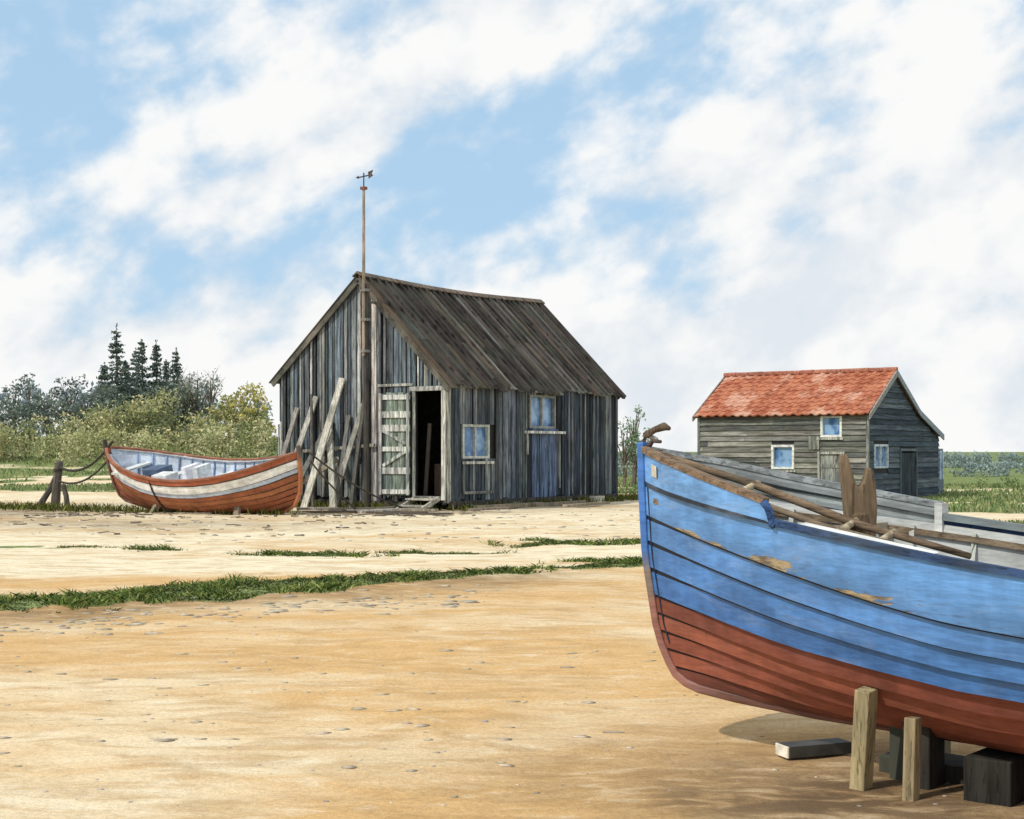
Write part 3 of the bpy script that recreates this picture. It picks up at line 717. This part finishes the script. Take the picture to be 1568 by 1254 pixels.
    for d,z in ((1.75,.62),(2.7,.58),(3.6,.6)):
        y=b(d/L)*.9; mb.box((d,-y,z),(d+.22,y,z+.03),jit((.5,.48,.42)))
    mb.box((.6,-.12,.42),(4.3,.12,.44),(.25,.22,.18))
    mb.box((.96,-.41,.955),(1.01,.41,.985),(.50,.42,.30))
    mb.prism([(.02,0,1.25),(.26,-.13,1.20),(.2,0,1.20),(.26,.13,1.20)],(0,0,.03),(.45,.36,.24))
    for i in range(16):
        d0,d1=.97+i*.04,1.01+i*.04
        a0=Hh.pt(d0/L,0,-1,-.05);a1=Hh.pt(d1/L,0,-1,-.05)
        mb.prism([(a0.x,a0.y,a0.z-.03),(a1.x+.001,a1.y,a1.z-.03),(a1.x+.001,a1.y+.16,a1.z-.02),(a0.x,a0.y+.16,a0.z-.02)],(0,0,.012),(.74,.73,.68))
    mb.obj('ribs_and_thwarts',[M_inner],P)
    mb=MB()
    for z0,o in ((-.03,-.03),(-.085,-.03)):
        mb.tube([bpt(d,1,1,o)+Vector((0,0,z0)) for d in np.linspace(.35,1.19,12)],.014,4,jit((.28,.31,.31),.1),0,.7)
    e=bpt(1.19,1,0.5); mb.box((e.x-.005,e.y-.045,e.z-.07),(e.x+.03,e.y+.02,e.z+.055),(.72,.73,.70))
    mb.tube([Hh.pt(d/L,0,1,-.02)+Vector((0,0,.035)) for d in (1.22,1.4,1.55)],.022,4,(.24,.28,.28),0,1.2)
    mb.obj('side_rails',[M_inner],P)
    mb=MB()
    mb.tube([(.03,-.02,1.30),(.598,-.02,1.15),(1.067,-.01,.998),(1.56,.0,.885)],[.015,.018,.018,.013],8,(.20,.14,.09))
    mb.tube([(.55,-.12,1.115),(1.0,-.15,.99),(1.45,-.15,.90)],[.013,.014,.011],8,(.20,.15,.10))
    for d,z in ((.60,1.145),(1.07,.995),(1.24,.955)): mb.tube([(d-.01,.02,z+.012),(d,-.17,z-.03)],.016,6,(.52,.42,.28))
    mb.obj('spar_and_ladder',[M_spar],P,smooth=True)
    mb=MB(); X0,Y0=1.03,.09; wx,wy=.755,.656
    poly=[(-.056,.55),(.056,.55),(.064,.95),(.070,1.06),(.064,1.15),(.048,1.225),(.028,1.23),(.012,1.17),(-.002,1.145),(-.018,1.155),(-.036,1.215),(-.054,1.280),(-.078,1.288),(-.084,1.25),(-.072,1.13),(-.060,1.0)]
    mb.prism([(X0+wx*a,Y0+wy*a,z) for a,z in poly],(.656*.06,-.755*.06,0),(.22,.155,.095))
    mb.tube([(X0+.02+wx*.01,Y0-.03+wy*.01,.55),(X0+.02,Y0-.03,1.04)],[.055,.045],7,(.20,.14,.085))
    mb.obj('mooring_post',[M_timber],P,smooth=False,bevel=.010)
    mb=MB()
    mb.tube([(-.015,0,1.28),(-.022,0,1.33),(.0,0,1.37),(.05,0,1.395),(.105,0,1.41),(.14,-.01,1.40)],[.018,.019,.017,.015,.020,.010],8,(.11,.08,.055))
    mb.tube([(.02,-.01,1.31),(.05,-.015,1.345),(.10,-.02,1.34)],[.013,.012,.008],8,(.10,.08,.07))
    mb.tube([(.0,.01,1.37),(.03,.02,1.36),(.05,.02,1.35)],.010,6,(.6,.55,.48))
    mb.obj('stem_hook',[M_timber],P,smooth=True)
    mb=MB()
    mb.prism([bpt(.10,-1,.75,.02),bpt(.155,-1,.75,.02),bpt(.155,-1,.40,.02),bpt(.10,-1,.40,.02)],(-.0,-.006,0),(.60,.55,.45)); mb.obj('fairlead_plate',[M_plain],P,bevel=.002)
    mb=MB()
    def wpost(d,y,dz,w,col,tilt=(0,0),tp=(0,0)):
        mb.beam((d+tilt[0],-y+tilt[1],-.03),(d+tp[0],-y+tp[1],dz),w,w*.8,col,0,(1,0,0))
    wpost(1.29,.33,.385,.078,(.46,.37,.20),(-.02,-.02),(.02,-.05))
    wpost(1.50,.38,.30,.058,(.36,.28,.16),(.0,-.02))
    wpost(1.44,.16,.25,.14,(.035,.03,.025)); wpost(1.33,.1,.24,.10,(.04,.035,.03))
    wpost(2.3,.42,.4,.09,(.3,.25,.17)); wpost(1.3,-.30,.37,.08,(.3,.25,.17)); wpost(2.6,-.4,.4,.08,(.3,.25,.17))
    mb.box((1.66,-.30,-.03),(1.84,.24,.165),(.030,.026,.022)); mb.box((1.98,-.34,-.03),(2.15,.3,.165),(.04,.035,.03)); mb.box((3.4,-.4,-.03),(3.7,.4,.165),(.12,.1,.08))
    mb.beam((1.2,.05,.03),(3.6,.05,.03),.22,.07,(.05,.04,.03))
    mb.obj('props',[M_timber],P,bevel=.005)
blue_boat()
mb=MB(); mb.beam((0,0,0),(.30,.03,0),.10,.05,(.055,.055,.05)); mb.beam((-.012,-.0012,0),(-.0015,-.0001,0),.099,.049,(.75,.7,.58)); o=mb.obj('timber_offcut',[M_plain],bevel=.003); o.location=(1.15,6.02,.03); o.rotation_euler=(0,0,math.radians(14))

def red_boat():
    P=empty('red_rowing_boat',(-4.12,28.5,.03),(math.radians(-13),0,math.radians(151.3)))
    L=5.1
    top=lambda u: float(np.interp(u,np.linspace(0,1,11),[1.26,1.12,1.0,.92,.88,.87,.90,.97,1.07,1.20,1.36]))
    kz=lambda u: float(np.interp(u,[0,.1,.5,.9,1],[.06,.0,.0,.10,.20]))
    b=lambda u: .92*float(np.interp(u,[0,.03,.08,.16,.28,.42,.58,.72,.84,.92,.97,1],[0,.14,.35,.62,.86,.99,1,.9,.68,.42,.18,0]))
    full=lambda u: float(np.interp(u,[0,.15,.4,.65,.9,1],[0,.45,.85,.8,.3,0]))
    stem=lambda f: float(np.interp(f,[0,.4,.7,.9,1],[0,.04,.12,.28,.48]))
    stern=lambda f: float(np.interp(f,[0,.4,.7,.9,1],[0,.03,.09,.2,.36]))
    Hh=Hull(L,top,kz,b,full,stem,stern)
    F0=[0,.09,.25,.33,.45,.56,.67,.78,.89,1]; F1=[0,.10,.26,.33,.42,.51,.62,.74,.87,1]
    def bounds(u,j):
        t=float(ss(min(u,1-u)/.35)); return F0[j]*(1-t)+F1[j]*t
    ru=(.36,.12,.055)
    cols=[(.40,.11,.05),(.88,.88,.86),(.50,.58,.70),ru,(.42,.16,.07),ru,(.33,.10,.045),(.36,.12,.06),(.25,.08,.04)]
    strakes(Hh,bounds,cols,[0]*3+[1]*6,[M_boat2,M_red,M_dark],P,.026,70,usp=1.0,seam_shade=.08,sw=.17)
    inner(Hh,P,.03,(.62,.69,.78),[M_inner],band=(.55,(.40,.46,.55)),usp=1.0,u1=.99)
    mb=MB()
    for sgn in (1,-1):
        mb.tube([Hh.pt(i/40*.98+.01,0,sgn,.0)+Vector((0,0,.015)) for i in range(41)],.036,4,(.32,.12,.06),0,1.2)
        mb.tube([Hh.pt(i/40*.94+.03,.0,sgn,-.07)+Vector((0,0,-.03)) for i in range(41)],.022,4,(.5,.5,.5))
    pts=[];cs=[]
    for f in (-.12,0,.2,.4,.6,.7,.8,.9,1): pts.append((stem(max(f,0))-.03,0,1.26-1.2*f)); cs.append((.42,.16,.07,.3) if f>.05 else (.12,.09,.08,.3))
    for u in (.2,.5,.8): pts.append((u*L,0,kz(u)-.05)); cs.append((.2,.08,.05,0))
    for f in (1,.9,.8,.7,.4,.2,0,-.16): pts.append((L-stern(max(f,0))+.03,0,.20+1.16*(1-f))); cs.append((.18,.08,.06,.2) if f>.1 else (.07,.05,.045,.2))
    mb.tube(pts,.065,4,cs,0,.6,ref=(0,1,0))
    mb.obj('gunwales_and_stem',[M_boat2],P,bevel=.008)
    mb=MB()
    for u,z in ((.25,.72),(.45,.62),(.66,.70),(.85,.9)):
        y=b(u)*.90; mb.box((u*L,-y,z),(u*L+.22,y,z+.04),jit((.72,.72,.70)))
    for u in np.arange(.08,.95,.055):
        for sgn in (1,-1): mb.tube([Hh.pt(u,f,sgn,-.045) for f in np.linspace(.02,.9,7)],.022,4,jit((.24,.33,.48),.3))
    for x in (2.5,2.8): mb.box((x,-.25,.5),(x+.12,.2,.98),jit((.8,.8,.78)))
    mb.box((3.2,.0,.35),(3.6,.4,.85),(.8,.79,.75)); mb.box((1.2,-.3,.6),(1.7,.1,.86),(.12,.18,.28)); mb.box((3.7,-.4,.6),(4.1,.1,.9),(.10,.14,.22))
    mb.obj('thwarts_and_gear',[M_inner],P)
    mb=MB()
    mb.tube([Hh.pt(.62,f,1,.03) if f>0 else Hh.pt(.62,0,1,-.05)+Vector((0,0,.06)) for f in (-1,0,.1,.2,.35,.5,.6)],.022,6,(.06,.05,.05))
    mb.tube([Hh.pt(.62-.02*k,min(1,.6+.05*k),1,.045) for k in range(6)],.02,6,(.06,.05,.05))
    mb.obj('rope',[M_rope],P)
    mb=MB()
    mb.beam((3.55,.95,-.22),(3.35,.55,.32),.14,.10,(.32,.26,.2)); mb.beam((1.3,.75,-.2),(1.35,.42,.25),.12,.1,(.25,.2,.15)); mb.beam((1.5,-.8,.0),(1.4,-.5,.35),.12,.1,(.25,.2,.15))
    mb.obj('chocks',[M_timber],P,bevel=.006)
red_boat()

def hang(a,b,sag,n=14): 
    a=Vector(a);b=Vector(b); return [a.lerp(b,i/n)-Vector((0,0,sag*4*(i/n)*(1-i/n))) for i in range(n+1)]
for (x,y,h,r,t) in ((-10.35,32.2,1.08,.10,.10),(-9.95,31.9,.55,.06,-.12)):
    mb=MB(); z=h1(x,y)
    mb.tube([(0,0,-.15),(t*.4,0,h*.5),(t,0,h*.97),(t,0,h)],[r*1.15,r,r*.9,r*.6],8,(.13,.11,.09))
    if h>1: mb.tube([(-.42,-.1,-.1),(-.1,0,.45),(.0,0,.7)],[.08,.06,.05],6,(.10,.085,.07)); mb.tube([(t*.7-.0,0,h*.78),(t*.7,0,h*.83)],r*1.12,8,(.06,.05,.05))
    o=mb.obj('mooring_post',[M_timber],smooth=False); o.location=(x,y,z)
mb=MB()
mb.tube(hang((-10.27,32.15,.95),(-8.72,31.05,1.50),.32),.028,6,(.05,.045,.04))
mb.tube(hang((-10.27,32.15,.62),(-8.72,31.05,1.22),.28),.024,6,(.06,.05,.045))
mb.tube(hang((-4.05,28.5,1.25),(-2.3,30.6,.05),.12),.02,6,(.07,.06,.05))
mb.tube(hang((-4.05,28.5,1.1),(-3.2,29.6,.04),.06)+[(-2.9,29.4,.04),(-2.2,28.9,.04),(-1.7,28.95,.04)],.02,6,(.07,.06,.05))
mb.tube([(-4.1,28.9,.05),(-3.2,29.1,.05),(-2.5,28.6,.04),(-1.6,28.3,.04),(-1.2,28.5,.03)],.022,6,(.09,.07,.06))
mb.obj('mooring_ropes',[M_rope])
mb=MB()
for (x,y,a,L_,c) in ((-3.4,29.4,.3,1.6,(.42,.37,.3)),(-2.6,29.9,-.5,1.2,(.3,.26,.2)),(-3.9,30.2,.1,1.4,(.2,.17,.14)),(-.9,30.0,.5,.9,(.3,.25,.2)),(1.2,32.2,.9,1.7,(.4,.33,.24)),(-4.6,30.5,-.2,.9,(.4,.36,.3)),(-3.1,28.9,.7,.8,(.5,.46,.4)),(-2.9,30.3,1.1,.9,(.15,.13,.11))):
    mb.beam((x,y,.05),(x+math.cos(a)*L_,y+math.sin(a)*L_,.07),.14,.05,c)
mb.obj('loose_planks',[M_timber],bevel=.005)

# ------------------------------------------------------------ vegetation
def leaves(cent,size,col,flat=False):
    n=len(cent); a=rng.normal(size=(n,3)); a/=np.linalg.norm(a,axis=1)[:,None]; b=rng.normal(size=(n,3)); b=np.cross(a,b); b/=np.linalg.norm(b,axis=1)[:,None]
    s=size[:,None]; V=np.stack([cent-a*s,cent-b*s*.5,cent+a*s,cent+b*s*.5],1).reshape(-1,3)
    F=np.arange(n*4).reshape(n,4); return V,F,np.repeat(col,4,axis=0)
def clumps(cs,rs,nper,size,pal,zsq=.8,dark=.5):
    out=[];sz=[];cl=[]
    for c,r in zip(cs,rs):
        n=int(nper*(r**2)) ; d=rng.normal(size=(n,3)); d/=np.linalg.norm(d,axis=1)[:,None]
        rad=r*(.35+.75*rng.random(n)**.7)*(1+.3*np.sin(d[:,0]*7+c[0])*np.cos(d[:,2]*6+c[1]))
        p=d*rad[:,None]*np.array([1,1,zsq])+np.array(c); out.append(p); sz.append(rng.uniform(.6,1.3,n)*size)
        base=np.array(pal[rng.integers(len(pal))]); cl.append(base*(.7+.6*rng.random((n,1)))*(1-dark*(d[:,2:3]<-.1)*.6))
    return leaves(np.concatenate(out),np.concatenate(sz),np.concatenate(cl))
def conifer(x,y,h,r):
    z0=h1(x,y)-.1; P=empty('conifer_tree',(x,y,z0)); mb=MB()
    mb.tube([(0,0,0),(0.05,0,h*.5),(0,0,h)],[h*.018,h*.011,.01],7,(.14,.12,.10))
    C=[];S=[];K=[]
    z=h*.10; asym=R(0,6.28)
    while z<h*.97:
        t=z/h; a0=R(0,6.28); nb=random.randint(4,6)
        for k in range(nb):
            a=a0+6.283*k/nb+R(-.4,.4); l=(r*(1-t)**.9*R(.4,1.2)+.07)*(1+.2*math.cos(a-asym)); dz=-l*R(-.05,.35)+(l*.35 if t>.75 else 0)
            zz=z+R(-.015,.015)*h
            e=Vector((math.cos(a)*l,math.sin(a)*l,zz+dz)); mb.tube([(0,0,zz),e],[.025,.008],4,(.12,.11,.09))
            n=int(26*l+7); s=rng.random(n)**.7; wd=.06+.13*l*(1-s)
            p=np.array([[e.x,e.y,e.z-zz]])*s[:,None]+np.array([[0,0,zz]])+rng.normal(size=(n,3))*wd[:,None]*np.array([1,1,.45])
            C.append(p);S.append(rng.uniform(.06,.14,n)); base=np.array(random.choice([(.12,.16,.14),(.15,.20,.16),(.09,.13,.115),(.17,.21,.16)])); K.append(base*(.7+.6*rng.random((n,1))))  # needle colours lightened and greyed to hold distance haze
        z+=h*R(.032,.052)
    n=14; C.append(np.stack([rng.normal(0,.03,n),rng.normal(0,.03,n),h*(.94+.07*rng.random(n))],-1)); S.append(np.full(n,.07)); K.append(np.tile([.11,.14,.12],(n,1)))
    mb.obj('trunk',[M_timber],P)
    V,F,Cc=leaves(np.concatenate(C),np.concatenate(S),np.concatenate(K)); npmesh('needles',V,F,Cc,M_leaf,P)
def px2(px,Y): return (px-784)/2178*Y
for px,Y,top_,r in ((178,84,497,1.45),(208,88,533,1.1),(217,84,520,1.1),(239,84,522,1.2),(270,86,534,1.15),(160,90,556,1.1),(192,80,552,1.0),(254,90,552,1.0)):
    x=px2(px,Y); zt=1.3+(690-top_)*Y/2178; conifer(x,Y,zt-h1(x,Y)+.1,r)
def tree(x,y,h,w,pal,name,nl=14,size=.16,nper=90,bare=False):
    z0=h1(x,y)-.1; P=empty(name,(x,y,z0)); mb=MB()
    mb.tube([(0,0,0),(.08,0,h*.3),(0,.05,h*.55),(0,0,h*.8)],[h*.03,h*.022,h*.014,.02],7,(.16,.13,.10))
    cs=[];rs=[]
    for i in range(nl):
        a=R(0,6.28); t=R(.3,1); rr=w*math.sqrt(max(0,1-(2*t-1.25)**2))*R(.3,.85) if t<1.1 else 0
        e=Vector((math.cos(a)*rr,math.sin(a)*rr,h*t*.93)); s=Vector((0,0,h*t*.45))
        mb.tube([s,s.lerp(e,.5)+Vector((0,0,.1)),e],[h*.012,h*.008,.012],5,(.16,.13,.10)); cs.append(tuple(e)); rs.append(w*R(.22,.4))
        if bare:
            for k in range(10):
                q=s.lerp(e,R(.4,1)); mb.tube([q,q+Vector((R(-.5,.5),R(-.5,.5),R(.1,.7)))],[.015,.006],3,(.28,.25,.2))
    mb.obj('trunk_and_limbs',[M_timber],P)
    V,F,C=clumps(cs,rs,nper,size,pal); npmesh('foliage',V,F,C,M_leaf,P)
greyg=[(.21,.26,.24),(.25,.30,.26),(.18,.22,.21)]  # leaf palette with the haze mixed into it
for px,Y,top_,w in ((302,80,556,1.5),(322,82,556,1.2),(285,84,562,1.1)):
    x=px2(px,Y); tree(x,Y,1.3+(690-top_)*Y/2178-h1(x,Y),w,[(.28,.33,.27),(.34,.38,.30)],'deciduous_tree',16,.10,100,True)
for px,Y,top_,w in ((45,86,568,1.4),(108,88,572,1.4),(20,90,580,1.2),(72,88,587,1.1),(130,86,590,1.1)):
    x=px2(px,Y); tree(x,Y,1.3+(690-top_)*Y/2178-h1(x,Y),w,greyg,'deciduous_tree',18,.11,200)
for px,Y,top_,w in ((372,66,578,1.15),(394,64,598,.9),(350,67,596,.9)):
    x=px2(px,Y); tree(x,Y,1.3+(690-top_)*Y/2178-h1(x,Y),w,[(.56,.49,.13),(.66,.57,.19),(.38,.38,.13)],'deciduous_tree',18,.09,330)
for px,Y,top_,w in ((970,52,612,.62),(955,50,640,.6),(986,53,645,.5)):
    x=px2(px,Y); tree(x,Y,1.3+(690-top_)*Y/2178-h1(x,Y),w,[(.28,.40,.26),(.38,.50,.32),(.20,.32,.19)],'deciduous_tree',16,.06,560)
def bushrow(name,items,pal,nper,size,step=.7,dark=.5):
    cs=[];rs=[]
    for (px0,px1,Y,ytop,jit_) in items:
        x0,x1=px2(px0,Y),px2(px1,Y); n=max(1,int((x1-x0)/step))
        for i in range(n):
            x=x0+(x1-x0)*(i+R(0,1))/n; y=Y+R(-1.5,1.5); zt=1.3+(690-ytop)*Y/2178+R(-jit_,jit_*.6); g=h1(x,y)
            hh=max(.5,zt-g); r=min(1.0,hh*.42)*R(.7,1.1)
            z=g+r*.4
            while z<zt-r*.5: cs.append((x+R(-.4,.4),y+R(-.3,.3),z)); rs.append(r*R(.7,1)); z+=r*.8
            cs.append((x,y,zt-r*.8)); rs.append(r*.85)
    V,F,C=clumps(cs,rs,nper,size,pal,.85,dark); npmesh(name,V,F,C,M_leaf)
bushrow('distant_trees',[(-60,160,110,590,.6),(120,340,108,586,.8),(330,430,112,612,.5)],[(.34,.42,.47),(.40,.47,.51),(.30,.37,.42)],50,.22,1.3,.3)  # bluish palette: distance haze painted into the leaves
bushrow('distant_trees.001',[(-40,150,84,612,.5),(150,340,80,604,.6),(150,300,82,590,.4)],[(.15,.19,.16),(.19,.23,.18),(.24,.27,.22)],110,.14,.9)
bushrow('bushes',[(-40,150,68,634,.35),(120,260,65,608,.5),(190,240,63,598,.25),(240,330,66,632,.3),(300,420,64,618,.35),(330,400,62,632,.2),(-40,420,60,648,.3)],[(.42,.42,.18),(.52,.50,.24),(.28,.31,.14),(.62,.56,.30),(.20,.24,.12)],330,.085,.6)
bushrow('hedge',[(-60,150,59,654,.2),(110,420,58,656,.22)],[(.58,.55,.29),(.64,.60,.35),(.40,.42,.19)],330,.07,.5)
bushrow('distant_hedge',[(1440,1700,82,706,.10),(930,1100,74,697,.2),(900,1700,130,692,.3)],[(.34,.42,.40),(.40,.48,.45),(.29,.37,.35)],420,.10,.45,.2)  # pale hedge palette has the haze in its colour
bushrow('low_shrubs',[(1440,1480,47,745,.1),(1500,1640,56,731,.10),(945,1010,43,742,.15)],[(.11,.17,.06),(.15,.22,.08)],420,.06,.4)

# ------------------------------------------------------------ world, sun, camera
el=math.radians(46); hx,hy=-.85,-.53
rot=math.atan2(hx,hy)
w=bpy.data.worlds.new('World'); scene.world=w; w.use_nodes=True; t=NT(w.node_tree)
sky=t.n('ShaderNodeTexSky',sky_type='NISHITA'); sky.sun_disc=False; sky.sun_elevation=el; sky.sun_rotation=rot%(2*math.pi); sky.air_density=1.0; sky.dust_density=.6; sky.ozone_density=1.5
tc=t.n('ShaderNodeTexCoord'); d=tc.outputs['Generated']
vr=t.n('ShaderNodeVectorRotate',rotation_type='Y_AXIS'); t.l(d,vr.inputs['Vector']); vr.inputs['Angle'].default_value=math.radians(24)
v1=t.scaled(vr.outputs[0],(2.2,2.2,3.6),(.35,.1,.2)); v2=t.scaled(vr.outputs[0],(1.3,1.3,1.9))
n1=t.noise(v1,2.6,3,.5,.3); n2=t.noise(v2,12.0,6,.52,.1); n3=t.noise(v2,5.0,4,.55,.2); n5=t.noise(v2,27.0,5,.55,.1)
sx=t.n('ShaderNodeSeparateXYZ'); t.l(d,sx.inputs[0])
dens=t.math('ADD',t.math('MULTIPLY',n1,.28),t.math('MULTIPLY',n2,.42))
dens=t.math('ADD',dens,t.math('MULTIPLY',n3,.26))
dens=t.math('ADD',dens,t.math('MULTIPLY',n5,.18))
dens=t.math('ADD',dens,t.ramp(sx.outputs[2],0.03,.13,.15,0))
def bank(azx,ez,rx,rz,amp):
    global dens
    a=math.radians(-28)
    cx,cz=math.cos(a),math.sin(a)
    v=t.n('ShaderNodeVectorMath',operation='SUBTRACT'); t.l(d,v.inputs[0]); v.inputs[1].default_value=(azx,0,ez)
    du=t.n('ShaderNodeVectorMath',operation='DOT_PRODUCT'); t.l(v.outputs[0],du.inputs[0]); du.inputs[1].default_value=(cx/rx,0,-cz/rx)
    dw=t.n('ShaderNodeVectorMath',operation='DOT_PRODUCT'); t.l(v.outputs[0],dw.inputs[0]); dw.inputs[1].default_value=(cz/rz,0,cx/rz)
    q=t.math('MULTIPLY_ADD',du.outputs['Value'],du.outputs['Value'],t.math('MULTIPLY',dw.outputs['Value'],dw.outputs['Value']))
    dens=t.math('ADD',dens,t.math('DIVIDE',amp,t.math('ADD',t.math('MULTIPLY',q,q),1.0)))
for px,py,rx,rz,amp in ((620,110,.24,.04,.08),(1130,215,.07,.025,.07),(1460,220,.09,.05,.05),(1280,470,.26,.07,.09),(650,230,.13,.016,-.05),(900,235,.12,.026,-.07),(100,190,.14,.05,-.05),(560,310,.09,.018,-.05),(1290,300,.05,.02,-.05)):
    X_,Z_=(px-784)/2178,(690-py)/2178; L_=math.sqrt(1+X_*X_+Z_*Z_); bank(X_/L_,Z_/L_,rx,rz,amp)
cov=t.ramp(dens,.465,.645)
shade=t.ramp(t.math('ADD',t.math('MULTIPLY',n3,.45),t.math('MULTIPLY',n2,.55)),.40,.57)
cc=t.mix(shade,(7.7,8.2,8.7),(9.8,9.75,9.6))
skyc=t.mix(.80,sky.outputs[0],(4.7,7.0,9.3))
c=t.mix(t.math('MULTIPLY',cov,.97),skyc,cc)
bg=t.n('ShaderNodeBackground'); bg.inputs[1].default_value=.1; t.l(c,bg.inputs[0]); wo=t.n('ShaderNodeOutputWorld'); t.l(bg.outputs[0],wo.inputs[0])
sl=bpy.data.lights.new('sun','SUN'); sl.energy=2.7; sl.angle=math.radians(1.2); sl.color=(1,.95,.86)
so=bpy.data.objects.new('sun',sl); COL.objects.link(so)
sd=Vector((hx*math.cos(el),hy*math.cos(el),math.sin(el))); so.rotation_euler=sd.to_track_quat('Z','Y').to_euler()
so.location=(-20,-10,30)
cd=bpy.data.cameras.new('camera'); cam=bpy.data.objects.new('camera',cd); COL.objects.link(cam)
cam.location=(0,0,1.3); cam.rotation_euler=(math.radians(90),0,0); cd.lens=50; cd.sensor_width=36; cd.shift_y=.040
cd.clip_start=.1; cd.clip_end=4000
scene.camera=cam
